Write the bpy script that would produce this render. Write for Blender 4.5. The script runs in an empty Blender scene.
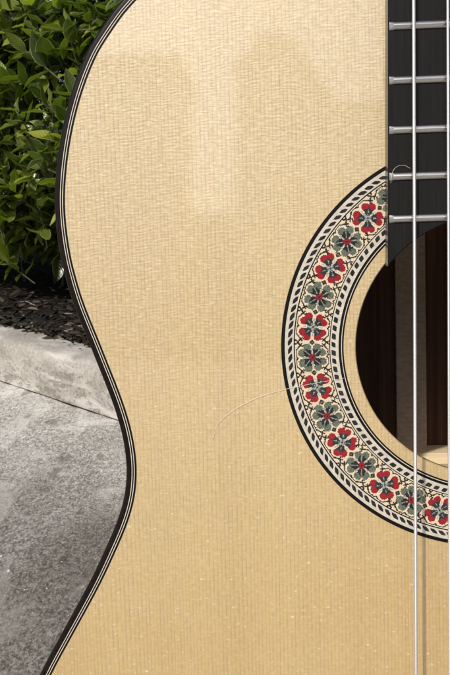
import bpy, bmesh, math, random
import numpy as np
from mathutils import Vector, Matrix

random.seed(7)
rng = np.random.default_rng(7)
S = bpy.context.scene
C = S.collection
R = math.radians

# ------------------------------------------------------------------ camera
PITCH, CAM_H = R(10), 0.3835
cam_d = bpy.data.cameras.new('camera')
cam = bpy.data.objects.new('camera', cam_d)
C.objects.link(cam)
cam.location = (0, 0, CAM_H)
cam.rotation_euler = (R(90) - PITCH, 0, 0)
cam_d.sensor_fit = 'VERTICAL'
cam_d.sensor_height = 36
cam_d.lens = 48
cam_d.clip_start = 0.01
cam_d.clip_end = 500
cam_d.dof.use_dof = True
cam_d.dof.focus_distance = 0.31
cam_d.dof.aperture_fstop = 150
S.camera = cam

# guitar frame: x across the soundboard, z up the soundboard, y into the body
cam_axes = Matrix(((1, 0, 0), (0, math.cos(PITCH), math.sin(PITCH)), (0, -math.sin(PITCH), math.cos(PITCH))))  # columns: right, forward, up


def cam2world(v):       # v = (right, up, forward)
    r, u, f = v
    return Vector((r, f * math.cos(PITCH) + u * math.sin(PITCH), -f * math.sin(PITCH) + u * math.cos(PITCH)))


GX = cam2world((0.99825212, 0.02337153, -0.05428144))
GZ = cam2world((-0.02795837, 0.99595951, -0.08534036))
GN = cam2world((-0.05206758, -0.08670882, -0.99487213))     # out of the soundboard
HOLE = Vector((0, 0, CAM_H)) + cam2world((0.0861775, -0.0025855, 0.2957152))
BASE = 0.331                                                 # hole centre above the body's bottom end

# ------------------------------------------------------------------ light
sun_dir = (GX * -0.42 + GZ * 0.86 + GN * 1.0).normalized()
elev = math.asin(sun_dir.z)
azim = math.atan2(sun_dir.x, sun_dir.y)                      # from +Y towards +X
W = bpy.data.worlds.new('World')
S.world = W
W.use_nodes = True
wn = W.node_tree.nodes
sky = wn.new('ShaderNodeTexSky')
sky.sky_type = 'NISHITA'
sky.sun_disc = False
sky.sun_elevation = elev
sky.sun_rotation = azim
sky.air_density = 0.9
sky.dust_density = 3.0
W.node_tree.links.new(sky.outputs[0], wn['Background'].inputs[0])
wn['Background'].inputs[1].default_value = 0.15
sun_l = bpy.data.lights.new('sun', 'SUN')
sun_l.energy = 3.4
sun_l.angle = R(1.5)
sun_l.color = (1.0, 0.965, 0.90)
sun = bpy.data.objects.new('sun', sun_l)
C.objects.link(sun)
sun.rotation_euler = sun_dir.to_track_quat('Z', 'Y').to_euler()
S.view_settings.view_transform = 'Standard'
S.view_settings.look = 'None'
S.view_settings.exposure = -0.2
S.view_settings.gamma = 1.0


# ------------------------------------------------------------------ helpers
def obj(name, me, mat=None, parent=None, kind=None, **props):
    o = bpy.data.objects.new(name, me)
    C.objects.link(o)
    if mat is not None:
        for m in (mat if isinstance(mat, (list, tuple)) else [mat]):
            me.materials.append(m)
    if parent is not None:
        o.parent = parent
    if kind:
        o['kind'] = kind
    for k, v in props.items():
        o[k] = v
    return o


def mesh(name, verts, faces, smooth=False, mats=None):
    me = bpy.data.meshes.new(name)
    me.from_pydata([tuple(v) for v in verts], [], faces)
    if mats is not None:
        me.polygons.foreach_set('material_index', mats)
    if smooth:
        me.polygons.foreach_set('use_smooth', [True] * len(me.polygons))
    me.update()
    return me


def P(u, v, w):         # millimetres on the guitar -> guitar local metres
    return (u / 1000, -w / 1000, v / 1000 + BASE)


def loft(rings, closed_ring=True, cap=True, closed_path=False):
    """rings: list of equally long point lists"""
    n = len(rings[0])
    V = [p for r in rings for p in r]
    F = []
    m = len(rings)
    for i in range(m if closed_path else m - 1):
        j = (i + 1) % m
        for k in range(n if closed_ring else n - 1):
            l = (k + 1) % n
            F.append((i * n + k, i * n + l, j * n + l, j * n + k))
    if cap and not closed_path and closed_ring:
        F.append(tuple(range(n))[::-1])
        F.append(tuple((m - 1) * n + k for k in range(n)))
    return V, F


def fix_normals(me):
    bm = bmesh.new()
    bm.from_mesh(me)
    bmesh.ops.recalc_face_normals(bm, faces=bm.faces)
    bm.to_mesh(me)
    bm.free()
    return me


def box_uvw(u0, u1, v0, v1, w0, w1, bev=0.0):
    bm = bmesh.new()
    vs = [bm.verts.new(P(u, v, w)) for u in (u0, u1) for v in (v0, v1) for w in (w0, w1)]
    for f in ((0, 1, 3, 2), (4, 6, 7, 5), (0, 4, 5, 1), (2, 3, 7, 6), (0, 2, 6, 4), (1, 5, 7, 3)):
        bm.faces.new([vs[i] for i in f])
    bmesh.ops.recalc_face_normals(bm, faces=bm.faces)
    if bev:
        bmesh.ops.bevel(bm, geom=list(bm.edges), offset=bev / 1000, segments=2, affect='EDGES', profile=0.5)
    me = bpy.data.meshes.new('box')
    bm.to_mesh(me)
    bm.free()
    return me


def tube(pts, radii, sides=6, cap=True):
    pts = [Vector(p) for p in pts]
    if not isinstance(radii, (list, tuple)):
        radii = [radii] * len(pts)
    rings = []
    prev = None
    for i, p in enumerate(pts):
        d = (pts[min(i + 1, len(pts) - 1)] - pts[max(i - 1, 0)]).normalized()
        if prev is None:
            a = d.orthogonal().normalized()
        else:
            a = (prev - d * prev.dot(d)).normalized()
        prev = a
        b = d.cross(a)
        rings.append([p + (a * math.cos(2 * math.pi * k / sides) + b * math.sin(2 * math.pi * k / sides)) * radii[i] for k in range(sides)])
    return loft(rings, cap=cap)


def smooth_pts(pts, n):
    """Catmull-Rom through 2-D/3-D points"""
    pts = [np.array(p, float) for p in pts]
    out = []
    for i in range(len(pts) - 1):
        p0 = pts[i - 1] if i else 2 * pts[0] - pts[1]
        p1, p2 = pts[i], pts[i + 1]
        p3 = pts[i + 2] if i + 2 < len(pts) else 2 * pts[-1] - pts[-2]
        for k in range(n):
            t = k / n
            out.append(0.5 * ((2 * p1) + (-p0 + p2) * t + (2 * p0 - 5 * p1 + 4 * p2 - p3) * t * t + (-p0 + 3 * p1 - 3 * p2 + p3) * t ** 3))
    out.append(pts[-1])
    return out


# ------------------------------------------------------------------ materials
class Mat:
    def __init__(self, name, **kw):
        self.m = bpy.data.materials.new(name)
        self.m.use_nodes = True
        self.t = self.m.node_tree
        self.b = self.t.nodes['Principled BSDF']
        self.out = self.t.nodes['Material Output']
        for k, v in kw.items():
            self.set(k, v)

    def set(self, k, v):
        k = {'base': 'Base Color', 'rough': 'Roughness', 'metal': 'Metallic', 'spec': 'Specular IOR Level', 'coat': 'Coat Weight',
             'coat_rough': 'Coat Roughness', 'normal': 'Normal', 'coat_normal': 'Coat Normal'}.get(k, k)
        self.inp(self.b.inputs[k], v)

    def inp(self, sock, v):
        if isinstance(v, bpy.types.NodeSocket):
            self.t.links.new(v, sock)
        elif isinstance(v, (tuple, list)) and len(v) == 3 and sock.type == 'RGBA':
            sock.default_value = (*v, 1)
        else:
            sock.default_value = v

    def node(self, typ, out=0, ins=None, **attrs):
        n = self.t.nodes.new('ShaderNode' + typ)
        for k, v in attrs.items():
            setattr(n, k, v)
        for k, v in (ins or {}).items():
            self.inp(n.inputs[k], v)
        return n.outputs[out] if out is not None else n

    def coord(self, which='Object'):
        return self.node('TexCoord', which)

    def mapping(self, vec, scale=(1, 1, 1), loc=(0, 0, 0), rot=(0, 0, 0)):
        return self.node('Mapping', 0, {'Vector': vec, 'Scale': scale, 'Location': loc, 'Rotation': rot})

    def noise(self, vec, scale=1.0, detail=3.0, rough=0.5, dist=0.0, out='Fac'):
        return self.node('TexNoise', out, {'Vector': vec, 'Scale': scale, 'Detail': detail, 'Roughness': rough, 'Distortion': dist})

    def ramp(self, fac, stops, interp='LINEAR'):
        n = self.t.nodes.new('ShaderNodeValToRGB')
        n.color_ramp.interpolation = interp
        els = n.color_ramp.elements
        while len(els) < len(stops):
            els.new(0.5)
        for e, (p, c) in zip(els, stops):
            e.position = p
            c = c if isinstance(c, (tuple, list)) else (c, c, c)
            e.color = (*c, 1)
        self.inp(n.inputs[0], fac)
        return n.outputs[0]

    def mix(self, fac, a, b, mode='MIX'):
        n = self.t.nodes.new('ShaderNodeMix')
        n.data_type = 'RGBA'
        n.blend_type = mode
        self.inp(n.inputs[0], fac)
        self.inp(n.inputs[6], a)
        self.inp(n.inputs[7], b)
        return n.outputs[2]

    def math(self, op, a, b=0.0, c=0.0, clamp=False):
        n = self.t.nodes.new('ShaderNodeMath')
        n.operation = op
        n.use_clamp = clamp
        self.inp(n.inputs[0], a)
        self.inp(n.inputs[1], b)
        self.inp(n.inputs[2], c)
        return n.outputs[0]

    def bump(self, height, dist, strength=1.0, normal=None):
        ins = {'Height': height, 'Distance': dist, 'Strength': strength}
        if normal is not None:
            ins['Normal'] = normal
        return self.node('Bump', 0, ins)


def lin(r, g, b):
    return tuple(((c / 255) / 12.92 if c / 255 <= 0.04045 else ((c / 255 + 0.055) / 1.055) ** 2.4) for c in (r, g, b))


def spruce_mat(name, c_light, c_mid, c_dark):
    m = Mat(name, rough=0.66, spec=1.0, coat=1.0, coat_rough=0.05)
    m.set('Coat IOR', 1.8)
    m.set('IOR', 1.9)
    co = m.coord()
    sep = m.node('SeparateXYZ', None, {'Vector': co})
    x, z = sep.outputs[0], sep.outputs[2]
    # annual rings run straight up the board
    wob = m.noise(m.mapping(co, (14, 0, 1.2)), 1.0, 2)
    xx = m.math('ADD', x, m.math('MULTIPLY', wob, 0.016))
    vec = m.node('CombineXYZ', 0, {'X': xx, 'Y': 0.0, 'Z': m.math('MULTIPLY', z, 0.03)})
    wave = m.node('TexWave', 'Fac', {'Vector': vec, 'Scale': 250.0, 'Distortion': 1.6, 'Detail': 2.0, 'Detail Scale': 1.4},
                  wave_type='BANDS', bands_direction='X', wave_profile='SAW')
    lines = m.ramp(wave, [(0.0, 0.3), (0.10, 0.0), (0.60, 0.10), (0.9, 0.9), (1.0, 0.85)])
    fade = m.noise(m.mapping(co, (420, 0, 130)), 1.0, 3, 0.65)
    lines = m.math('MULTIPLY', lines, m.math('MULTIPLY_ADD', fade, 2.2, -0.55), clamp=True)
    # silk: fine ripples crossing the grain, strongest in the upper half
    warp = m.noise(m.mapping(co, (30, 0, 40)), 1.0, 4, 0.6, out='Color')
    cw = m.node('MixRGB', 0, {'Fac': 0.007, 'Color1': co, 'Color2': warp}, blend_type='ADD')
    zz = m.node('SeparateXYZ', 2, {'Vector': m.mapping(cw, (1, 1, 1), rot=(0, R(3), 0))})
    rip = m.node('TexWave', 'Fac', {'Vector': m.node('CombineXYZ', 0, {'X': 0.0, 'Y': 0.0, 'Z': zz}), 'Scale': 300.0, 'Distortion': 0.0},
                 wave_type='BANDS', bands_direction='Z', wave_profile='SIN')
    amp = m.ramp(m.noise(m.mapping(co, (300, 1, 420)), 1.0, 3, 0.6), [(0.40, 0.0), (0.62, 1.0)])
    rip = m.math('MULTIPLY', m.math('SUBTRACT', rip, 0.5), amp)
    silk = m.math('ADD', m.math('MULTIPLY', rip, 0.22), m.noise(m.mapping(cw, (380, 1, 1500)), 1.0, 2, 0.55))
    silk_b = m.noise(m.mapping(cw, (75, 1, 380), rot=(0, R(5), 0)), 1.0, 2, 0.5)
    silk_c = m.noise(m.mapping(co, (500, 1, 1000)), 1.0, 3, 0.65)
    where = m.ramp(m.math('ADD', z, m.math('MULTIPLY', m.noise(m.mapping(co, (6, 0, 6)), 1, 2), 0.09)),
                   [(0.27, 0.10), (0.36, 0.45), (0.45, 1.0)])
    sk = m.ramp(m.math('ADD', m.math('MULTIPLY', silk, 0.68), m.math('ADD', m.math('MULTIPLY', silk_b, 0.05), m.math('MULTIPLY', silk_c, 0.27))), [(0.38, 0.0), (0.5, 0.5), (0.62, 1.0)])
    fleck = m.ramp(m.noise(m.mapping(co, (460, 1, 900)), 1.0, 2, 0.5), [(0.65, 0.0), (0.71, 1.0)])
    # broad tonal stripes of the board
    broad = m.noise(m.mapping(co, (38, 0, 1.4)), 1.0, 2)
    col = m.mix(m.ramp(broad, [(0.35, 0.0), (0.65, 1.0)]), c_mid, c_light)
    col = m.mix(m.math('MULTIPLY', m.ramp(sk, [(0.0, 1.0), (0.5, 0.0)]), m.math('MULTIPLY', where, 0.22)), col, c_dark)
    hi = (0.71, 0.615, 0.375)  # pale cream for silk, flecks and the painted upper sheen
    col = m.mix(m.math('MULTIPLY', where, 0.24), col, hi)  # upper board paled: bright sheen painted into the colour
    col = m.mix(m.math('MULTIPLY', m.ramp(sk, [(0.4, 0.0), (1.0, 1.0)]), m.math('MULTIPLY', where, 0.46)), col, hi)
    col = m.mix(m.math('MULTIPLY', fleck, 0.75), col, hi)
    mot = m.noise(m.mapping(co, (600, 1, 800)), 1.0, 2, 0.6)
    col = m.mix(m.ramp(mot, [(0.35, 0.16), (0.5, 0.0)]), col, c_dark)
    col = m.mix(m.ramp(mot, [(0.52, 0.0), (0.68, 0.14)]), col, hi)
    col = m.mix(m.math('MULTIPLY', lines, 0.66), col, c_dark)
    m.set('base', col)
    h = m.math('ADD', m.math('MULTIPLY', sk, where), m.math('ADD', m.math('MULTIPLY', silk_c, 0.45), m.math('MULTIPLY', lines, -0.35)))
    m.set('normal', m.bump(h, 0.00010, 0.5))
    return m.m


M = {}
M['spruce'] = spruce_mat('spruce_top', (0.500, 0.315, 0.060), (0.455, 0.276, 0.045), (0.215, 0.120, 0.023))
M['spruce_raw'] = Mat('raw_spruce', base=lin(214, 188, 142), rough=0.7).m


def dark_wood(name, a, b, rough=0.35, coat=0.0, scale=(600, 600, 14), spec=0.5, bump=0.00004):
    m = Mat(name, rough=rough, coat=coat, coat_rough=0.12, spec=spec)
    co = m.coord()
    n = m.noise(m.mapping(co, scale), 1.0, 4, 0.6)
    m.set('base', m.mix(m.ramp(n, [(0.35, 0.0), (0.68, 1.0)]), a, b))
    m.set('normal', m.bump(n, bump, 0.6))
    return m.m


M['ebony'] = dark_wood('ebony_board', (0.009, 0.009, 0.009), (0.015, 0.014, 0.013), 0.42, 0.0, (1400, 1400, 30), 0.12)
M['ebony_side'] = dark_wood('polished_ebony_edge', (0.018, 0.015, 0.012), (0.035, 0.029, 0.024), 0.45, 0.35, (900, 900, 16), 0.5)
M['rosewood'] = dark_wood('rosewood_shell', (0.022, 0.010, 0.006), (0.060, 0.028, 0.015), 0.3, 0.4, (260, 260, 6))
M['rosewood_in'] = dark_wood('rosewood_inside', (0.06, 0.027, 0.016), (0.15, 0.075, 0.044), 0.75, 0.0, (260, 260, 6), 0.2)
M['binding'] = dark_wood('binding_wood', (0.006, 0.004, 0.003), (0.013, 0.008, 0.006), 0.34, 0.0, (220, 220, 220), 0.14)
M['black_line'] = Mat('black_veneer', base=(0.007, 0.006, 0.006), rough=0.5, spec=0.12).m
M['cedar'] = dark_wood('cedar_neck', (0.18, 0.085, 0.04), (0.26, 0.13, 0.065), 0.4, 0.3, (300, 300, 8))
M['strip_wood'] = dark_wood('centre_strip_wood', (0.40, 0.30, 0.21), (0.54, 0.42, 0.31), 0.8, 0.0, (300, 300, 900), 0.2)
M['brace'] = dark_wood('brace_spruce', lin(226, 200, 158), lin(240, 220, 184), 0.7, 0.0, (30, 500, 500), 0.2)
M['white_line'] = dark_wood('maple_veneer', lin(180, 172, 156), lin(204, 197, 182), 0.5, 0.1, (500, 500, 500))


def island_mat(name, a, b, rough=0.5, coat=0.6):
    m = Mat(name, rough=rough, spec=0.3, coat=coat, coat_rough=0.12)
    g = m.node('NewGeometry', 'Random Per Island')
    m.set('base', m.mix(g, a, b))
    return m.m


M['t_cream'] = island_mat('mosaic_cream', lin(196, 178, 148), lin(220, 203, 174))
M['t_black'] = island_mat('mosaic_black', lin(14, 12, 11), lin(34, 30, 27))
M['t_red'] = island_mat('mosaic_red', lin(118, 6, 20), lin(156, 16, 32))
M['t_green'] = island_mat('mosaic_grey_green', lin(62, 72, 60), lin(108, 116, 100))
M['t_grey'] = island_mat('mosaic_grey', lin(124, 130, 124), lin(158, 162, 154))
M['t_navy'] = island_mat('mosaic_charcoal', lin(22, 22, 24), lin(46, 46, 48))
M['t_brown'] = island_mat('mosaic_brown', lin(84, 68, 44), lin(110, 92, 60))


def fret_mat():
    m = Mat('nickel_silver', base=(0.50, 0.49, 0.465), metal=1.0, rough=0.3)
    n = m.noise(m.mapping(m.coord(), (120, 2500, 2500)), 1.0, 3)
    m.set('rough', m.ramp(n, [(0.3, 0.18), (0.7, 0.32)]))
    m.set('normal', m.bump(n, 0.00002, 0.5))
    return m.m


M['fret'] = fret_mat()


def string_mat():
    m = Mat('silver_winding', base=(0.74, 0.73, 0.71), metal=0.8, rough=0.45)
    w = m.node('TexWave', 'Fac', {'Vector': m.coord(), 'Scale': 1000.0, 'Distortion': 0.0}, wave_type='BANDS', bands_direction='Z', wave_profile='SIN')
    m.set('normal', m.bump(w, 0.00008, 0.6))
    return m.m


M['string'] = string_mat()
M['nylon'] = Mat('clear_nylon', base=(0.75, 0.74, 0.70), rough=0.2).m
M['bone'] = Mat('bone', base=(0.72, 0.68, 0.58), rough=0.4).m
hm = Mat('pale_hair', base=(0.80, 0.76, 0.66), rough=0.3)
M['hair'] = hm.m


def concrete(name, dark, light, speck, kind):
    m = Mat(name, rough=0.88, spec=0.2)
    co = m.coord()
    if kind == 'ground':
        co = m.mapping(co, (1, 0.5, 1))
    big = m.noise(co, 3.2 if kind == 'ground' else 8.0, 5, 0.6)
    mid = m.noise(co, 24, 6, 0.7, 0.3)
    fine = m.noise(co, 150, 5, 0.9)
    grit = m.noise(co, 420, 3, 0.7)
    patch = m.noise(co, 11, 4, 0.6)
    col = m.mix(m.ramp(big, [(0.36, 0.0), (0.64, 1.0)]), dark, light)
    col = m.mix(m.math('MULTIPLY', m.ramp(mid, [(0.36, 1.0), (0.48, 0.0)]), 0.40), col, tuple(c * 0.6 for c in dark))
    sp_w = m.ramp(patch, [(0.38, 0.35), (0.62, 1.0)])
    col = m.mix(m.math('MULTIPLY', m.ramp(fine, [(0.52, 0.0), (0.575, 1.0)]), m.math('MULTIPLY', sp_w, 0.85 if kind == 'ground' else 0.35)), col, speck)
    col = m.mix(m.math('MULTIPLY', m.ramp(fine, [(0.42, 1.0), (0.49, 0.0)]), 0.75 if kind == 'ground' else 0.35), col, tuple(c * 0.5 for c in dark))
    tiny = m.noise(co, 420, 2, 0.6)
    col = m.mix(m.math('MULTIPLY', m.ramp(tiny, [(0.58, 0.0), (0.63, 1.0)]), 0.8 if kind == 'ground' else 0.2), col, speck)
    col = m.mix(m.math('MULTIPLY', m.ramp(tiny, [(0.37, 1.0), (0.42, 0.0)]), 0.7 if kind == 'ground' else 0.3), col, tuple(c * 0.35 for c in dark))
    if kind == 'ground':
        # chalky scuffs in two directions
        for ang, sc_ in ((60, (5, 14, 1)), (-40, (12, 5, 1))):
            sc = m.noise(m.mapping(co, sc_, rot=(0, 0, R(ang))), 1.0, 7, 0.68, 0.9)
            col = m.mix(m.math('MULTIPLY', m.ramp(sc, [(0.545, 0.0), (0.61, 1.0)]), 0.42), col, speck)
        # soft-edged darker area with a noise-warped outline
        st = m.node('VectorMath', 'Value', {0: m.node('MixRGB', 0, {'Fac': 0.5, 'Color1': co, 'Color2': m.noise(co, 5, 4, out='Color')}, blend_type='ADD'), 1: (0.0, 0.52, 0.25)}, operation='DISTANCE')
        dark_zone = m.ramp(st, [(0.20, 1.0), (0.40, 0.0)])
        dim = m.mix(dark_zone, (1, 1, 1), (0.42, 0.405, 0.38))
        # round dark spots
        vn = m.node('TexVoronoi', None, {'Vector': m.node('MixRGB', 0, {'Fac': 0.035, 'Color1': co, 'Color2': m.noise(co, 45, 4, 0.6, out='Color')}, blend_type='ADD'), 'Scale': 21.0, 'Randomness': 1.0}, voronoi_dimensions='2D')
        has = m.ramp(m.node('SeparateColor', 0, {'Color': vn.outputs['Color']}), [(0.30, 0.0), (0.5, 1.0)])
        sp = m.math('MULTIPLY', m.ramp(m.math('ADD', vn.outputs['Distance'], m.math('MULTIPLY', m.node('SeparateColor', 1, {'Color': vn.outputs['Color']}), 0.12)), [(0.12, 1.0), (0.23, 0.0)]), m.math('MULTIPLY', has, 0.62))
        col = m.mix(sp, col, tuple(c * 0.5 for c in dark))
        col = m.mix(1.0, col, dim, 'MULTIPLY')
        h = m.math('ADD', m.math('MULTIPLY', fine, 0.8), m.math('ADD', m.math('MULTIPLY', grit, 0.3), m.math('MULTIPLY', mid, 1.0)))
        m.set('normal', m.bump(h, 0.004, 0.6))
    else:
        sm = m.noise(m.mapping(co, (7, 7, 34)), 1.0, 6, 0.66, 0.7)
        col = m.mix(m.math('MULTIPLY', m.ramp(sm, [(0.50, 0.0), (0.62, 1.0)]), 0.6), col, speck)
        dk = m.noise(m.mapping(co, (5, 5, 60), loc=(3, 1, 2)), 1.0, 5, 0.6, 0.5)
        col = m.mix(m.math('MULTIPLY', m.ramp(dk, [(0.55, 0.0), (0.66, 1.0)]), 0.45), col, dark)
        sep = m.node('SeparateXYZ', None, {'Vector': co})
        low = m.ramp(sep.outputs[2], [(0.0, 0.9), (0.045, 0.6), (0.062, 0.0)])
        chip = m.noise(m.mapping(co, (20, 20, 46)), 1.0, 6, 0.75, 0.4)
        ch = m.math('MULTIPLY', m.ramp(chip, [(0.53, 0.0), (0.56, 1.0)]), low)
        col = m.mix(m.math('MULTIPLY', ch, 0.55), col, tuple(c * 0.55 for c in dark))
        pore = m.ramp(m.node('TexVoronoi', 'Distance', {'Vector': co, 'Scale': 70.0}), [(0.10, 1.0), (0.16, 0.0)])
        col = m.mix(m.math('MULTIPLY', pore, 0.45), col, tuple(c * 0.4 for c in dark))
        h = m.math('ADD', m.math('MULTIPLY', fine, 0.4), m.math('SUBTRACT', m.math('MULTIPLY', mid, 0.8), m.math('ADD', m.math('MULTIPLY', ch, 0.8), m.math('MULTIPLY', pore, 0.5))))
        m.set('normal', m.bump(h, 0.003, 0.7))
    m.set('base', col)
    return m.m


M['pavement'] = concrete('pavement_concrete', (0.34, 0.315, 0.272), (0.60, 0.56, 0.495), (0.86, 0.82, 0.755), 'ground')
M['kerb'] = concrete('kerb_concrete', (0.30, 0.275, 0.237), (0.46, 0.428, 0.376), (0.64, 0.605, 0.55), 'kerb')


def soil_mat():
    m = Mat('dark_soil', rough=0.95, spec=0.15)
    co = m.coord()
    n = m.noise(co, 60, 6, 0.7)
    m.set('base', m.ramp(n, [(0.3, (0.008, 0.007, 0.006)), (0.7, (0.030, 0.025, 0.020))]))
    m.set('normal', m.bump(n, 0.012, 1.0))
    return m.m


M['soil'] = soil_mat()


def litter_mat():
    m = Mat('dry_litter', rough=0.7, spec=0.3)
    g = m.node('NewGeometry', 'Random Per Island')
    m.set('base', m.ramp(g, [(0.0, (0.010, 0.008, 0.006)), (0.6, (0.026, 0.020, 0.014)), (0.88, (0.055, 0.042, 0.029)), (0.95, (0.15, 0.12, 0.085)), (1.0, (0.36, 0.31, 0.24))]))
    return m.m


M['litter'] = litter_mat()


def leaf_mat():
    m = Mat('hedge_leaf', rough=0.25, spec=0.75)
    uv = m.node('UVMap', 0, uv_map='UVMap')
    sep = m.node('SeparateXYZ', None, {'Vector': uv})
    a, along = sep.outputs[0], sep.outputs[1]
    edge = m.math('ABSOLUTE', m.math('MULTIPLY_ADD', a, 2.0, -1.0))
    rnd = m.math('FRACT', m.math('ADD', m.node('NewGeometry', 'Random Per Island'), m.node('ObjectInfo', 'Random')))
    col = m.ramp(rnd, [(0.0, (0.040, 0.062, 0.009)), (0.4, (0.105, 0.145, 0.016)), (0.8, (0.225, 0.275, 0.030)), (1.0, (0.42, 0.45, 0.06))])
    mott = m.noise(m.mapping(m.coord(), (90, 90, 90)), 1.0, 3)
    col = m.mix(m.math('MULTIPLY', mott, 0.4), col, (0.030, 0.056, 0.014))
    mid = m.ramp(edge, [(0.0, 1.0), (0.07, 0.0)])
    col = m.mix(m.math('MULTIPLY', mid, 0.5), col, (0.16, 0.21, 0.07))
    mar = m.ramp(edge, [(0.88, 0.0), (0.95, 1.0)])
    col = m.mix(m.math('MULTIPLY', mar, 0.85), col, (0.36, 0.38, 0.20))
    m.set('base', col)
    v = m.node('TexWave', 'Fac', {'Vector': m.node('CombineXYZ', 0, {'X': m.math('SUBTRACT', along, m.math('MULTIPLY', edge, 0.22)), 'Y': 0.0, 'Z': 0.0}), 'Scale': 2.6, 'Distortion': 0.0}, bands_direction='X')
    m.set('normal', m.bump(v, 0.0012, 0.35))
    tr = m.t.nodes.new('ShaderNodeBsdfTranslucent')
    m.inp(tr.inputs[0], m.mix(1.0, col, (1.3, 1.6, 0.5), 'MULTIPLY'))
    mx = m.t.nodes.new('ShaderNodeMixShader')
    mx.inputs[0].default_value = 0.34
    m.t.links.new(m.b.outputs[0], mx.inputs[1])
    m.t.links.new(tr.outputs[0], mx.inputs[2])
    m.t.links.new(mx.outputs[0], m.out.inputs[0])
    return m.m


M['leaf'] = leaf_mat()
M['bark'] = dark_wood('grey_bark', (0.045, 0.036, 0.026), (0.12, 0.10, 0.075), 0.85, 0.0, (300, 300, 40), 0.2, 0.001)
M['twig'] = Mat('green_twig', base=(0.060, 0.062, 0.026), rough=0.6).m

# ------------------------------------------------------------------ ground, kerb, bed
me = mesh('pavement', [(-120, -120, 0), (120, -120, 0), (120, 120, 0), (-120, 120, 0)], [(0, 1, 2, 3)])
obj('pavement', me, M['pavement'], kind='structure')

K0 = Vector((-0.4276, 1.684, 0))
K1 = Vector((-0.1758, 1.4055, 0))
KT = (K1 - K0).normalized()
KN = Vector((-KT.y, KT.x, 0))           # away from the camera
if KN.y < 0:
    KN = -KN


def K(t, n, z):
    return K0 + KT * t + KN * n + Vector((0, 0, z))


def vnoise(p, seed=0):
    from mathutils import noise
    return noise.fractal(Vector(p) + Vector((seed * 17.3, seed * 5.1, 0)), 0.9, 2.1, 4)


KERB_H = 0.084
prof = [(0.0, -0.06), (0.0, 0.0), (0.001, 0.012), (0.002, 0.025), (0.003, 0.038), (0.004, 0.050), (0.005, 0.062), (0.007, 0.071), (0.011, 0.0775),
        (0.017, 0.0815), (0.027, 0.0835), (0.045, KERB_H), (0.064, KERB_H), (0.080, KERB_H), (0.095, 0.082), (0.104, 0.076), (0.108, 0.06), (0.108, -0.06)]
rings = []
ts = list(np.arange(-3.2, -0.9, 0.05)) + list(np.arange(-0.9, 0.8, 0.008)) + list(np.arange(0.8, 2.4, 0.05))
for t in ts:
    r = []
    for i, (n, z) in enumerate(prof):
        if 1 < i < 16:
            d = vnoise((t * 9, n * 30, z * 30), 1) * 0.0035 + vnoise((t * 45, n * 90, z * 90), 2) * 0.0011
        else:
            d = 0.0
        r.append(K(t, n + d * (1 if z < 0.075 else 0.3), z + d * (0.9 if z > 0.06 else 0.0)))
    rings.append(r)
V, F = loft(rings, closed_ring=False, cap=False)
obj('kerb', fix_normals(mesh('kerb', V, F, True)), M['kerb'], kind='structure')
# dirt-filled joint where the kerb meets the pavement
rings = []
for t in np.arange(-3.2, 2.4, 0.012):
    w = 0.0014 + 0.0022 * vnoise((t * 14, 0, 0), 4)
    rings.append([K(t, -max(w, 0.0004), 0.0008), K(t, -max(w, 0.0004) * 0.4, 0.0018), K(t, 0.003, 0.0025)])
V, F = loft(rings, closed_ring=False, cap=False)
obj('kerb_joint', fix_normals(mesh('kerb_joint', V, F, True)), M['soil'], kind='structure')

V, F = [], []
nt, nn = 180, 60
tt = np.linspace(-3.0, 2.2, nt)
nv = np.linspace(0.085, 2.6, nn) ** 1.0
for t in tt:
    for n in nv:
        z = KERB_H - 0.014 + 0.012 * vnoise((t * 6, n * 6, 0), 6) + 0.02 * min(1, (n - 0.085) / 0.3)
        V.append(K(t, n, z))
for i in range(nt - 1):
    for j in range(nn - 1):
        F.append((i * nn + j, (i + 1) * nn + j, (i + 1) * nn + j + 1, i * nn + j + 1))
obj('soil_bed', fix_normals(mesh('soil_bed', V, F, True)), M['soil'], kind='structure')


def soil_z(t, n):
    return KERB_H - 0.014 + 0.012 * vnoise((t * 6, n * 6, 0), 6) + 0.02 * min(1, max(0, (n - 0.085) / 0.3))


# bark mulch and dead leaves: uncountable scraps, one object
V, F = [], []
for i in range(3200):
    t = random.uniform(-1.3, 0.7)
    n = 0.075 + abs(random.gauss(0, 0.2)) if i % 3 else 0.08 + random.gauss(0.03, 0.03)
    if n < 0.04:
        continue
    z = soil_z(t, n) + random.uniform(0.0, 0.012) + (0.012 if n < 0.11 else 0)
    L = random.uniform(0.005, 0.034) if n > 0.07 else random.uniform(0.003, 0.012)
    Wd = L * random.uniform(0.25, 0.6)
    a = random.uniform(0, 6.28)
    q = Matrix.Rotation(a, 3, 'Z') @ Matrix.Rotation(random.gauss(0, 0.35), 3, 'X') @ Matrix.Rotation(random.gauss(0, 0.25), 3, 'Y')
    c = K(t, n, z)
    b = len(V)
    curl = random.uniform(0, 0.3) * Wd
    th = 0.0012
    pts = [(-L / 2, 0, 0), (-L / 5, -Wd / 2, curl), (L / 4, -Wd / 2.3, curl), (L / 2, 0, curl * .5), (L / 5, Wd / 2, curl), (-L / 4, Wd / 2.4, curl)]
    for dz in (0, th):
        for p in pts:
            V.append(c + q @ Vector((p[0], p[1], p[2] + dz)))
    F.append((b + 6, b + 7, b + 8, b + 9))
    F.append((b + 6, b + 9, b + 10, b + 11))
    for k in range(6):
        F.append((b + k, b + (k + 1) % 6, b + 6 + (k + 1) % 6, b + 6 + k))
obj('leaf_litter', mesh('leaf_litter', V, F), M['litter'], kind='stuff', label='dark bark mulch and dead leaves under the hedge', category='mulch')

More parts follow.
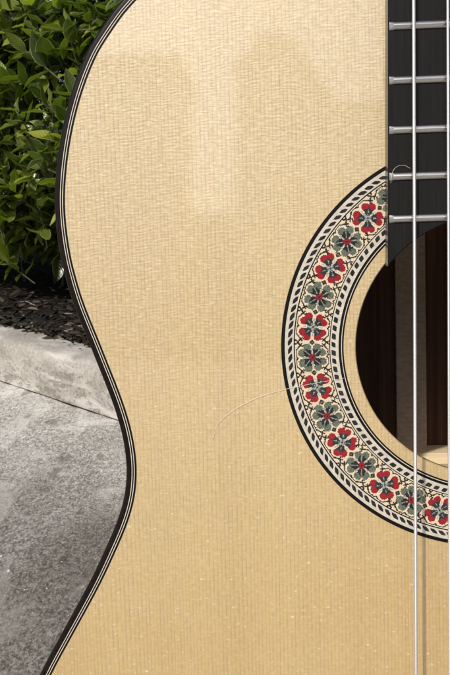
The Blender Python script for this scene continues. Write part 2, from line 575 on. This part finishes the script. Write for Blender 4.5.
# loose grit on the pavement
V, F = [], []
for i in range(6000):
    x, y = random.uniform(-0.75, 0.15), random.uniform(0.45, 1.7)
    if (Vector((x, y, 0)) - K0).dot(KN) > -0.01:
        continue
    r = random.uniform(0.0004, 0.0010) * (2.4 if random.random() < 0.02 else 1)
    b = len(V)
    a0 = random.uniform(0, 6)
    for k in range(4):
        V.append((x + r * math.cos(a0 + k * 1.57) * random.uniform(.7, 1.3), y + r * math.sin(a0 + k * 1.57) * random.uniform(.7, 1.3), 0.0))
    V.append((x + r * .2, y, r * 0.9))
    F += [(b, b + 1, b + 4), (b + 1, b + 2, b + 4), (b + 2, b + 3, b + 4), (b + 3, b, b + 4)]
gm = Mat('stone_grit', rough=0.9)
gm.set('base', gm.ramp(gm.node('NewGeometry', 'Random Per Island'), [(0.0, (0.06, 0.055, 0.05)), (0.6, (0.3, 0.28, 0.25)), (1.0, (0.6, 0.58, 0.54))]))
obj('grit', mesh('grit', V, F), gm.m, kind='stuff', label='loose sand and stone grit scattered on the pavement', category='grit')

# unseen blocks added behind the viewer to shape the sky mirrored in the lacquered top
blocker_m = Mat('blocker_render', rough=0.9)  # kept pale to whiten the reflection in the guitar top
blocker_m.set('base', blocker_m.mix(blocker_m.noise(blocker_m.coord(), 1.5, 5), (0.50, 0.48, 0.45), (0.58, 0.56, 0.53)))
blocker_cap_m = Mat('blocker_tiles', rough=0.8, base=(0.10, 0.06, 0.045))


def prism(name, outline, y0, y1, mat, parent):
    n = len(outline)
    V = [(x, y0, z) for x, z in outline] + [(x, y1, z) for x, z in outline]
    F = [tuple(range(n)), tuple(range(n, 2 * n))[::-1]] + [(k, n + k, n + (k + 1) % n, (k + 1) % n) for k in range(n)]
    o = obj(name, fix_normals(mesh(name, V, F)), mat, parent)
    return o


def sky_blocker(x, wall, roof, label):
    h = bpy.data.objects.new('sky_blocker', None)
    C.objects.link(h)
    h.location = (x, -18, 0)
    h['label'] = label
    h['category'] = 'sky_blocker'
    prism('wall', wall, 0, -2.5, blocker_m.m, h)
    prism('roof', roof, 0.3, -2.8, blocker_cap_m.m, h)


sky_blocker(-7.5, [(-4.5, 0), (4.5, 0), (4.5, 5.9), (-4.5, 5.9)], [(-4.6, 5.902), (4.6, 5.902), (4.6, 6.2), (-4.6, 6.2)], 'wide flat-topped block added unseen behind the viewer, faintly mirrored in the guitar top')
sky_blocker(3.0, [(-4.7, 0), (5, 0), (5, 5.0), (-2.75, 5.0), (-3.65, 6.2), (-4.7, 5.8)], [(-4.8, 5.85), (-4.2, 6.55), (-3.7, 6.6), (-2.6, 5.1), (5.2, 5.1), (5.2, 5.003), (-2.70, 5.003), (-3.64, 6.25), (-4.7, 5.803)], 'stepped block added unseen behind the viewer, faintly mirrored beside the fingerboard')
gw = obj('gap_blocker', mesh('gap_blocker', [(-0.9, 0, 0), (0.7, 0, 0), (0.7, 0, 3.2), (-0.9, 0, 3.2), (-0.9, -0.3, 0), (0.7, -0.3, 0), (0.7, -0.3, 3.2), (-0.9, -0.3, 3.2)],
         [(0, 1, 2, 3), (5, 4, 7, 6), (3, 2, 6, 7), (0, 4, 5, 1), (1, 5, 6, 2), (4, 0, 3, 7)]), blocker_m.m, label='tall plain slab added unseen behind the viewer to close the mirrored gap', category='wall')
gw.location = (-2.3, -20, 0)  # unseen slab added to close the lower end of the mirrored gap

# ------------------------------------------------------------------ hedge
hedge = bpy.data.objects.new('hedge', None)
C.objects.link(hedge)
hedge.location = K(-0.3, 0.45, 0.08)
hedge['label'] = 'dense green hedge with glossy pale-edged leaves behind the concrete kerb'
hedge['category'] = 'hedge'
HL = hedge.location.copy()
AC = np.array([-1, -0.91, -0.45, 0, 0.45, 0.91, 1.0])


def leaf_template(k):
    rg = np.random.default_rng(100 + k)
    ns = 5
    L = 1.0
    Wd = rg.uniform(0.36, 0.48)
    fold = rg.uniform(0.15, 0.5)
    curl = rg.uniform(-0.25, 0.55)
    twist = rg.uniform(-0.5, 0.5)
    wav = rg.uniform(0.0, 0.05)
    V, U = [], []
    for i in range(ns + 1):
        s = i / ns
        wdt = Wd * 0.5 * (math.sin(math.pi * min(1, (s * 0.94 + 0.03)) ** 0.82) ** 0.8) * (1 if i not in (0,) else 0.35)
        if i == ns:
            wdt = 0.012
        ang = curl * s
        cx = s * L * math.cos(ang * 0.6)
        cz = -s * L * math.sin(ang * 0.6) * 0.9
        for a in AC:
            y = a * wdt
            z = abs(a) * wdt * fold + wav * math.sin(s * 9 + k) * abs(a)
            tw = twist * s
            V.append((cx, y * math.cos(tw) - z * math.sin(tw), cz + y * math.sin(tw) + z * math.cos(tw)))
            U.append(((a + 1) / 2, s))
    F = []
    m = len(AC)
    for i in range(ns):
        for j in range(m - 1):
            F.append((i * m + j, (i + 1) * m + j, (i + 1) * m + j + 1, i * m + j + 1))
    return np.array(V), np.array(U), np.array(F)


TPL = [leaf_template(k) for k in range(12)]


def set_uv(me, U):
    uv = me.uv_layers.new(name='UVMap')
    li = np.empty(len(me.loops), dtype=np.int32)
    me.loops.foreach_get('vertex_index', li)
    uv.data.foreach_set('uv', U[li].astype(np.float32).ravel())


leaf_me = []
for k, (v, u, f) in enumerate(TPL):
    me = mesh('leaf', v.tolist(), [tuple(int(i) for i in q) for q in f], True)
    set_uv(me, u)
    me.materials.append(M['leaf'])
    leaf_me.append(me)


def front(t, z):
    """how far behind the kerb line the hedge's face stands"""
    b = 0.20 + 0.05 * math.sin(t * 5.1 + 1) + 0.04 * math.sin(z * 9 + t * 3)
    if z < 0.34:
        b += (0.34 - z) * 0.55
    if z > 0.95:
        b += (z - 0.95) * 1.2
    return b


def in_view(p):
    q = p - Vector((0, 0, CAM_H))
    f = q.y * math.cos(PITCH) - q.z * math.sin(PITCH)
    u = q.y * math.sin(PITCH) + q.z * math.cos(PITCH)
    return 225 + 900 * q.x / f, 337.5 - 900 * u / f, f


leaves = []      # (depth behind the face, matrix, template)
TV, TF = [], []
for i in range(3800):
    t = random.uniform(-1.7, 0.9) if i % 5 else random.uniform(-0.8, 0.2)
    z = random.uniform(0.20, 1.15)
    dep = min(abs(random.gauss(0, 0.13)), 0.55) + random.uniform(-0.03, 0.02)
    if i >= 2300:                       # the dark depth of the hedge
        z = random.uniform(0.14, 1.15)
        dep = random.uniform(0.35, 0.95)
        if i >= 3300:
            z = random.uniform(0.12, 0.45)
            dep = random.uniform(0.25, 0.9)
    n = front(t, z) + dep
    tip = K(t, n, z)
    d = (-KN * random.uniform(0.15, 0.95) + Vector((0, 0, 1)) * random.uniform(-0.15, 1.0) + KT * random.gauss(0, 0.5)).normalized()
    if z < 0.3:
        d = (d + Vector((0, 0, -0.55))).normalized()
    side = d.orthogonal().normalized()
    sl = random.uniform(0.06, 0.12)
    v, f = tube([tip - d * (sl + 0.03), tip - d * 0.04 + side * random.gauss(0, .004), tip], [0.0022, 0.0016, 0.001], 4, False)
    b = len(TV)
    TV += v
    TF += [tuple(x + b for x in q) for q in f]
    nl = random.randint(6, 10)
    ph = random.uniform(0, 6.28)
    for k in range(nl):
        s = k / nl
        pos = tip - d * sl * (1 - s)
        az = ph + k * 2.4
        rad = side * math.cos(az) + d.cross(side) * math.sin(az)
        op = R(70 - 38 * s + random.gauss(0, 10))
        ax = (d * math.cos(op) + rad * math.sin(op) + Vector((0, 0, random.gauss(-0.06, 0.16)))).normalized()
        up = (d * 0.7 + Vector((0, 0, 0.75)) - KN * 0.25 + Vector((random.gauss(0, .2), random.gauss(0, .2), 0)))
        yv = up.cross(ax)
        if yv.length < 1e-3:
            continue
        yv.normalize()
        zv = ax.cross(yv)
        L = random.choice((0.050, 0.062, 0.070, 0.080)) * random.uniform(0.8, 1.15) * (0.75 + 0.25 * (1 - s))
        if random.random() < 0.07:
            L *= 0.55
        mt = Matrix(((ax.x * L, yv.x * L, zv.x * L, pos.x), (ax.y * L, yv.y * L, zv.y * L, pos.y), (ax.z * L, yv.z * L, zv.z * L, pos.z), (0, 0, 0, 1)))
        if dep < 0.3 and ((pos + ax * L).z < 0.135 or pos.z < 0.135) or pos.z < 0.10:
            continue
        cpos = pos + ax * L * 0.5
        px, py, fd = in_view(cpos)
        vis = -6 < px < 128 and -12 < py < 300
        leaves.append((dep - 0.9 * (n - (cpos - K0).dot(KN)) if vis else 9.0, mt, random.randrange(12)))
leaves.sort(key=lambda q: q[0])
NEAR = 300
for dep, mt, k in leaves[:NEAR]:
    o = bpy.data.objects.new('leaf', leaf_me[k])
    C.objects.link(o)
    o.parent = hedge
    o.matrix_local = Matrix.Translation(-HL) @ mt
VV, UU, FF = [], [], []
b = 0
for dep, mt, k in leaves[NEAR:]:
    v, u, f = TPL[k]
    a = np.array(mt)
    VV.append(v @ a[:3, :3].T + a[:3, 3] - np.array(HL))
    UU.append(u)
    FF.append(f + b)
    b += len(v)
VV, UU, FF = np.concatenate(VV), np.concatenate(UU), np.concatenate(FF)
me = bpy.data.meshes.new('foliage')
me.vertices.add(len(VV))
me.vertices.foreach_set('co', VV.astype(np.float32).ravel())
me.loops.add(FF.size)
me.loops.foreach_set('vertex_index', FF.astype(np.int32).ravel())
me.polygons.add(len(FF))
me.polygons.foreach_set('loop_start', np.arange(0, FF.size, 4, dtype=np.int32))
me.polygons.foreach_set('use_smooth', np.ones(len(FF), dtype=bool))
me.update(calc_edges=True)
me.validate()
set_uv(me, UU)
obj('foliage', me, M['leaf'], hedge, 'stuff')
obj('twigs', mesh('twigs', [p - HL for p in TV], TF, True), M['twig'], hedge, 'stuff')
for i in range(26):
    t = -1.4 + i * 0.088 + random.uniform(-0.03, 0.03)
    n = random.uniform(0.36, 0.56)
    z0 = soil_z(t, n) - 0.02
    lean = random.gauss(0, 0.10)
    pts = [K(t, n, z0), K(t + lean * 0.4, n - 0.01, z0 + 0.09), K(t + lean * 0.7, n - random.uniform(-.03, .06), z0 + 0.2), K(t + lean * 1.4, n - random.uniform(-.03, .10), z0 + 0.42), K(t + lean * 2, n + random.gauss(0, .05), z0 + 0.75)]
    pts = smooth_pts(pts, 4)
    v, f = tube([Vector(p) - HL for p in pts], list(np.linspace(0.0065, 0.0025, len(pts))), 7)
    obj('stem', mesh('stem', v, f, True), M['bark'], hedge)

# ------------------------------------------------------------------ guitar
G = bpy.data.objects.new('classical_guitar', None)
C.objects.link(G)
G['label'] = 'classical guitar with pale spruce top, dark binding and red flower rosette'
G['category'] = 'guitar'
rot = Matrix((GX, -GN, GZ)).transposed()
G.matrix_world = Matrix.Translation(HOLE - GZ * BASE) @ rot.to_4x4()

half = [(0, 155.5), (-30, 154.6), (-62, 149), (-90, 137.5), (-107, 124.5), (-116.9, 115.4), (-120.7, 111.1), (-124.9, 105.6), (-128.2, 100.9), (-131.3, 94.9), (-134.2, 88.0),
        (-136.5, 81.3), (-138.4, 74.4), (-140.1, 66.5), (-141.3, 58.3), (-141.9, 50.1), (-141.6, 41.2), (-140.5, 31.9), (-139.1, 25.2), (-137.2, 17.8),
        (-135.0, 11.3), (-132.3, 4.0), (-129.1, -5.0), (-126.3, -12.8), (-124.0, -20.1), (-122.4, -26.6), (-121.4, -33.2), (-121.1, -39.6), (-121.7, -46.3),
        (-123.2, -52.6), (-125.8, -59.5), (-129.6, -67.5), (-133.9, -76.2), (-138.9, -85.1), (-144.1, -94.0), (-149.3, -102.9), (-154.5, -112.3), (-166, -136),
        (-176, -163), (-181.5, -190), (-182.5, -212), (-179, -238), (-168, -268), (-146, -297), (-112, -318), (-70, -328), (-30, -330.8), (0, -331)]
hs = smooth_pts(half, 12)
# even out and smooth the curve
hs = np.array(hs)
for _ in range(30):
    hs[1:-1] = 0.25 * hs[:-2] + 0.5 * hs[1:-1] + 0.25 * hs[2:]
seg = np.r_[0, np.cumsum(np.hypot(*np.diff(hs, axis=0).T))]
N_OUT = 420
tq = np.linspace(0, seg[-1], N_OUT + 1)
hs = np.c_[np.interp(tq, seg, hs[:, 0]), np.interp(tq, seg, hs[:, 1])]
right = hs[1:-1][::-1].copy()
right[:, 0] *= -1
OUT = np.concatenate([hs, right])            # closed, counter-clockwise seen from the front: down the left side, up the right
nO = len(OUT)
tan = np.roll(OUT, -1, 0) - np.roll(OUT, 1, 0)
tan /= np.hypot(*tan.T)[:, None]
inward = np.c_[-tan[:, 1], tan[:, 0]]
if (inward * -OUT).sum() < 0:
    inward = -inward


def off(d):
    return OUT + inward * d


HOLE_R = 42.9
# soundboard: rings from the hole's rim out to under the binding, with thickness
edge = off(1.0)
hole_dir = edge / np.hypot(*edge.T)[:, None]
rings = []
rim = hole_dir * HOLE_R
rings.append([P(p[0], p[1], -2.6) for p in edge])
rings.append([P(p[0], p[1], -2.6) for p in rim])
rings.append([P(p[0], p[1], -0.35) for p in rim])
rings.append([P(p[0], p[1], 0) for p in rim + hole_dir * 0.3])
for q in np.linspace(0.08, 1, 8):
    pts = (rim + hole_dir * 0.3) * (1 - q) + edge * q
    rings.append([P(p[0], p[1], 0) for p in pts])
V, F = loft(rings, True, False)
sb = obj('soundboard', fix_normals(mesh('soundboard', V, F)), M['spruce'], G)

DEPTH = 96.0
V, F = loft([[P(p[0], p[1], w) for p in off(d)] for d, w in ((0.25, -2.0), (0.25, -DEPTH), (2.4, -DEPTH + 0.2), (2.4, -2.7))], True, False)
obj('side', fix_normals(mesh('side', V, F, False)), M['rosewood'], G)
V = [P(p[0], p[1], -DEPTH + 0.4) for p in off(1)] + [P(p[0], p[1], -DEPTH - 2.2) for p in off(1)] + [P(0, -90, -DEPTH + 0.4), P(0, -90, -DEPTH - 2.2)]
F = []
for k in range(nO):
    l = (k + 1) % nO
    F += [(k, l, 2 * nO), (nO + l, nO + k, 2 * nO + 1), (k, nO + k, nO + l, l)]
obj('back', fix_normals(mesh('back', V, F)), M['rosewood_in'], G)
obj('centre_strip', box_uvw(-17.3, -4.2, -320, 150, -DEPTH + 0.3, -DEPTH + 3.2, 0.6), M['strip_wood'], G)


def brace(v, u0, u1, w_top, half_w):
    rings = []
    for u in np.linspace(u0, u1, 30):
        e = min(1, min(u - u0, u1 - u) / 30 + 0.25)
        wt = -DEPTH + (w_top + DEPTH) * e
        rings.append([P(u, v - half_w, -DEPTH + 0.3), P(u, v - half_w, wt - 4), P(u, v - half_w * 0.5, wt - 0.8), P(u, v, wt), P(u, v + half_w * 0.5, wt - 0.8), P(u, v + half_w, wt - 4), P(u, v + half_w, -DEPTH + 0.3)])
    V, F = loft(rings)
    return fix_normals(mesh('back_brace', V, F))


obj('back_brace', brace(-57, -118, 118, -76, 3.8), M['brace'], G)
obj('back_brace', brace(54, -125, 125, -78, 3.8), M['brace'], G)
obj('back_brace', brace(-165, -160, 160, -78, 3.8), M['brace'], G)
obj('tail_block', box_uvw(-40, 40, -328, -312, -DEPTH + 0.6, -2.8, 1), M['cedar'], G)
obj('heel_block', box_uvw(-30, 30, 108, 152, -DEPTH + 0.6, -2.8, 1), M['cedar'], G)

# binding with a rounded edge, then black and white purfling lines, proud by a few hundredths
bprof = [(0.0, -4.5), (0.0, -1.1), (0.10, -0.6), (0.32, -0.25), (0.65, -0.05), (1.0, 0.04), (1.97, 0.05)]
V, F = loft([[P(p[0], p[1], w) for p in off(d)] for d, w in bprof], True, False)
obj('binding', fix_normals(mesh('binding', V, F, True)), M['binding'], G)
for nm, a, b, w, mt in (('white_purfling', 1.97, 2.23, 0.060, 'white_line'), ('black_purfling', 2.24, 2.72, 0.045, 'black_line'),
                        ('white_purfling', 2.73, 2.99, 0.060, 'white_line'), ('black_purfling', 3.00, 3.66, 0.045, 'black_line')):
    V, F = loft([[P(p[0], p[1], ww) for p in off(d)] for d, ww in ((a, -0.2), (a, w), (b, w), (b, -0.2))], True, False)
    obj(nm, fix_normals(mesh(nm, V, F)), M[mt], G)
V, F = loft([[P(p[0], p[1], w) for p in off(d)] for d, w in ((1.8, -DEPTH - 2.3), (0.3, -DEPTH - 2.1), (0.0, -DEPTH - 1.2), (0, -DEPTH + 3))], True, False)
obj('back_binding', fix_normals(mesh('back_binding', V, F, True)), M['binding'], G)


# ---- rosette
def ring_mesh(r0, r1, w, seg=360):
    rr = ((r0, -0.3), (r0, w), (r1, w), (r1, -0.3))
    V, F = loft([[P(r * math.cos(2 * math.pi * k / seg), r * math.sin(2 * math.pi * k / seg), ww) for k in range(seg)] for r, ww in rr], True, False)
    return fix_normals(mesh('ring', V, F))


px = 67.67 / 202.0
ros = obj('rosette', ring_mesh(47.6, 67.2, 0.03), M['white_line'], G)
for a, b in ((66.4, 67.6), (63.05, 63.45), (51.35, 51.65), (47.75, 48.6), (46.95, 47.5)):
    obj('black_ring', ring_mesh(a, b, 0.05), M['black_line'], ros)
obj('pale_ring', ring_mesh(47.5, 47.75, 0.045), M['white_line'], ros)


def rope(r0, r1, count, shear, w=0.06):
    V, F = [], []
    rm, hr = (r0 + r1) / 2, (r1 - r0) / 2
    for k in range(count):
        a0 = 2 * math.pi * k / count
        hw = 0.98 * random.uniform(0.88, 1.1)
        b = len(V)
        for dt, dr in ((-hw - shear * 0.9, -1), (hw * 0.5 - shear * 0.9, -1), (hw + shear * 0.1, -0.05), (hw + shear * 0.9, 1), (-hw * 0.5 + shear * 0.9, 1), (-hw - shear * 0.1, 0.05)):
            r = rm + dr * hr * random.uniform(0.9, 1.02)
            a = a0 + dt / rm
            V.append(P(r * math.cos(a), r * math.sin(a), w))
        F.append(tuple(range(b, b + 6)))
    return fix_normals(mesh('rope_inlay', V, F))


obj('rope_inlay', rope(63.95, 65.4, 146, 0.55), M['t_black'], ros, 'stuff')
obj('rope_inlay', rope(49.55, 50.95, 115, -0.55), M['t_black'], ros, 'stuff')

SPAN = R(10.16)
R_MID = 57.35
HALF_R = 5.7          # mosaic half width, mm
CM = ['t_cream', 't_black', 't_red', 't_green', 't_grey', 't_navy', 't_brown']


def seg_d(x, y, pl):
    d = 99
    for (x0, y0), (x1, y1) in zip(pl[:-1], pl[1:]):
        k = max(0, min(1, ((x - x0) * (x1 - x0) + (y - y0) * (y1 - y0)) / ((x1 - x0) ** 2 + (y1 - y0) ** 2)))
        d = min(d, math.hypot(x - x0 - k * (x1 - x0), y - y0 - k * (y1 - y0)))
    return d


SCROLL = [(0, 14.2), (1.6, 15.7), (7.2, 15.7), (12.2, 11.6), (15.1, 14.2)]
HOOK = [(12.2, 11.6), (10.9, 9.9), (12.2, 8.7)]
HOOK2 = [(12.2, 11.6), (13.6, 10.2)]
HOOK3 = [(15.1, 14.2), (13.2, 16.4)]


def motif(t, r, kind):
    """colour index of the mosaic stick at t (along the ring) and r (outward), 1 unit = 0.335 mm"""
    HT = 15.1
    at, ar = abs(t), abs(r)
    rho = math.hypot(t, r)
    # heart-shaped petals on the diagonals
    a = (at + ar) * 0.7071
    b = abs(at - ar) * 0.7071
    if rho < 3.6:
        d = int(round(t * 0.8)) + 2 * int(round(r * 0.8))
        if kind == 'red':
            return 4 if (d % 3) else 5
        return 2 if (d % 3) else 1
    if min(at, ar) < (0.42 if kind == 'red' else 0.5) and rho < 9.5:
        return 4
    if kind == 'red':
        if math.hypot(a - 10.6, b - 3.2) < 3.8 or (a < 11 and b < 0.64 * a):
            if b < 0.5 and 5 < a < 11.5:
                return 4 if a < 8 else 5
            if a < 9.4 - 0.25 * b:
                return 5
            return 2
    else:
        if math.hypot(a - 10.4, b - 3.6) < 4.0 or (a < 12.4 and b < 0.70 * a):
            if b < 0.45 and 4 < a < 9.5:
                return 4
            if a < 9.0 - 0.4 * b + (1.7 if 1.0 < b < 2.6 else 0):
                return 1
            return 3
    # small diamond between two flowers
    if (HT - at) + ar < 2.9:
        return 6 if (HT - at) + ar < 1.0 else 1
    if seg_d(at, ar, SCROLL) < 0.72 or seg_d(at, ar, HOOK) < 0.66 or seg_d(at, ar, HOOK2) < 0.66 or seg_d(at, ar, HOOK3) < 0.7:
        return 1
    return 0


def flower_mesh(kind, seed=0):
    rs = random.Random(seed)
    nc, nr = 36, 40
    V, F, mi = [], [], []
    for i in range(nc):
        for j in range(nr):
            t = (-15.1 + 30.2 * (i + 0.5) / nc)
            r = (-17 + 34.0 * (j + 0.5) / nr)
            c = motif(t + rs.gauss(0, 0.10), r + rs.gauss(0, 0.10), kind)
            r0 = R_MID + HALF_R * (-1 + 2 * j / nr)
            r1 = R_MID + HALF_R * (-1 + 2 * (j + 1) / nr)
            a0 = SPAN * (-0.5 + i / nc)
            a1 = SPAN * (-0.5 + (i + 1) / nc)
            b = len(V)
            for r_, a_ in ((r0, a0), (r1, a0), (r1, a1), (r0, a1)):
                V.append((r_ * math.cos(a_) / 1000, -0.00007, r_ * math.sin(a_) / 1000))
            F.append((b, b + 1, b + 2, b + 3))
            mi.append(c)
    me = mesh('flower_tile', V, F, False, mi)
    for c in CM:
        me.materials.append(M[c])
    return me


fm = {q: [flower_mesh(q, 11 * k) for k in range(4)] for q in ('red', 'green')}
for k in range(-3, 30):
    a = R(132.0) + k * SPAN
    if abs(((a - R(90) + math.pi) % (2 * math.pi)) - math.pi) < R(27):
        continue
    kind = 'red' if k % 2 == 0 else 'green'
    o = bpy.data.objects.new('flower_tile', fm[kind][(k // 2) % 4])
    C.objects.link(o)
    o.parent = ros
    o.location = (0, 0, BASE)
    o.rotation_euler = (0, -a - R(random.uniform(-0.12, 0.12)), 0)
    o['label'] = 'red four-petalled mosaic flower' if kind == 'red' else 'grey-green mosaic flower with red centre'

# ---- fingerboard, frets, neck
FB_W = 7.0


def fb_half(v):
    return 33.25 - 0.0123 * v


V_NUT = 486.0
arc = []
a_end = math.acos(fb_half(30) / 42.5)
for k in range(41):
    a = math.pi - a_end - (math.pi - 2 * a_end) * k / 40
    arc.append((42.5 * math.cos(a), 42.5 * math.sin(a)))
poly = [(-fb_half(V_NUT), V_NUT)] + arc + [(fb_half(V_NUT), V_NUT)]
bm = bmesh.new()
vs = [bm.verts.new(P(u, v, 0.02)) for u, v in poly]
f = bm.faces.new(vs)
ex = bmesh.ops.extrude_face_region(bm, geom=[f])
for e in ex['geom']:
    if isinstance(e, bmesh.types.BMVert):
        e.co.y -= (FB_W - 0.02) / 1000
bmesh.ops.recalc_face_normals(bm, faces=bm.faces)
top_edges = [e for e in bm.edges if all(abs(v.co.y + FB_W / 1000) < 1e-6 for v in e.verts)]
bmesh.ops.bevel(bm, geom=top_edges, offset=0.0003, segments=2, affect='EDGES')
me = bpy.data.meshes.new('fingerboard')
bm.to_mesh(me)
bm.free()
fb = obj('fingerboard', me, [M['ebony'], M['ebony_side']], G)
for pl in me.polygons:
    if abs(pl.normal.y) < 0.3:
        pl.material_index = 1
fret_v = [41.88, 55.2, 69.76, 85.13, 101.8]
d19 = 223.5
bridge_v = 41.88 - d19
for k in range(5, 19):
    fret_v.append(bridge_v + d19 * 2 ** (k / 12))
cross = [(-1.25, 0.0), (-1.22, 0.30), (-1.0, 0.66), (-0.6, 0.98), (0.0, 1.14), (0.6, 0.98), (1.0, 0.66), (1.22, 0.30), (1.25, 0.0)]
for v in fret_v:
    hw = fb_half(v) - 0.45
    rings = []
    for u, h in ((-hw, 0.05), (-hw + 0.15, 0.16), (-hw + 1.3, 0.98), (-hw + 1.5, 1.0), (0, 1.0), (hw - 1.5, 1.0), (hw - 1.3, 0.98), (hw - 0.15, 0.16), (hw, 0.05)):
        s = 1.0
        rings.append([P(u, v + a * s, FB_W - 0.05 + b * h) for a, b in cross])
    Vv, Ff = loft(rings)
    me = fix_normals(mesh('fret', Vv, Ff, True))
    me.set_sharp_from_angle(angle=R(24))
    obj('fret', me, M['fret'], fb)
rings = []
for v in np.linspace(150, V_NUT + 4, 12):
    hw = fb_half(v) - 0.3
    dp = 16 if v > 190 else 16 + (190 - v) * 1.6
    rings.append([P(hw * math.cos(a), v, -0.02 - dp * math.sin(a)) for a in np.linspace(0, math.pi, 13)])
V, F = loft(rings)
obj('neck', fix_normals(mesh('neck', V, F, True)), M['cedar'], G)
obj('nut', box_uvw(-26, 26, V_NUT + 0.1, V_NUT + 5, 0.05, FB_W + 1.6, 0.5), M['bone'], G)
hd = obj('headstock', box_uvw(-33, 33, V_NUT + 5.2, V_NUT + 185, -20, -1, 2), M['cedar'], G)
for k in range(3):
    for s in (-1, 1):
        Vv, Ff = tube([P(s * 34, V_NUT + 60 + k * 38, -11), P(s * 44, V_NUT + 60 + k * 38, -11), P(s * 46, V_NUT + 60 + k * 38, -11), P(s * 56, V_NUT + 60 + k * 38, -11)], [0.002, 0.002, 0.007, 0.006], 10)
        obj('tuning_peg', fix_normals(mesh('tuning_peg', Vv, Ff, True)), M['bone'], hd)
br = obj('bridge', box_uvw(-95, 95, bridge_v - 14, bridge_v + 14, 0.02, 7.5, 1.5), M['rosewood'], G)
obj('saddle', box_uvw(-40, 40, bridge_v - 1.4, bridge_v + 1.4, 7.4, 10.4, 0.4), M['bone'], br)
# ---- strings
for k in range(6):
    s = k - 2.5

    def su(v):
        return -25.15 + k * 10.72 - (v * -0.0069) * (1 - k / 2.5)
    rad = (0.55, 0.47, 0.42, 0.52, 0.44, 0.36)[k]
    pts = []
    for v in np.linspace(bridge_v, V_NUT + 3, 40):
        w = 10.9 - (v - bridge_v) * 0.0028
        pts.append(P(su(v), v, w))
    Vv, Ff = tube(pts, rad / 1000, 12)
    obj('string', fix_normals(mesh('string', Vv, Ff, True)), M['string'] if k < 3 else M['nylon'], G)

# ------------------------------------------------------------------ stray hairs lying on the guitar


def place_on_guitar(name, pts, rad, label):
    o0 = Vector(P(*pts[0]))
    pp = [Vector(P(*p)) - o0 for p in smooth_pts(pts, 10)]
    V, F = tube(pp, rad, 6)
    o = obj(name, mesh(name, V, F, True), M['hair'], label=label, category='hair')
    o.matrix_world = G.matrix_world @ Matrix.Translation(o0)
    return o


bpy.context.view_layer.update()
place_on_guitar('stray_hair', [(-91.2, -29.9, 0.12), (-90.1, -25.8, 0.3), (-88.0, -22.8, 0.4), (-81.8, -18.5, 0.4), (-73.3, -14.9, 0.3), (-61.6, -12.2, 0.2), (-46.7, -9.8, 0.2)], 0.00005,
                'fine pale hair curving across the soundboard onto the flower rosette')
place_on_guitar('stray_hair', [(-31.84, 53.1, 8.0), (-31.2, 56.5, 7.7), (-29.6, 58.35, 7.3), (-27.4, 58.6, 7.15), (-25.6, 57.6, 7.15)], 0.00004,
                'short pale hair looped on the black fingerboard beside a fret end')
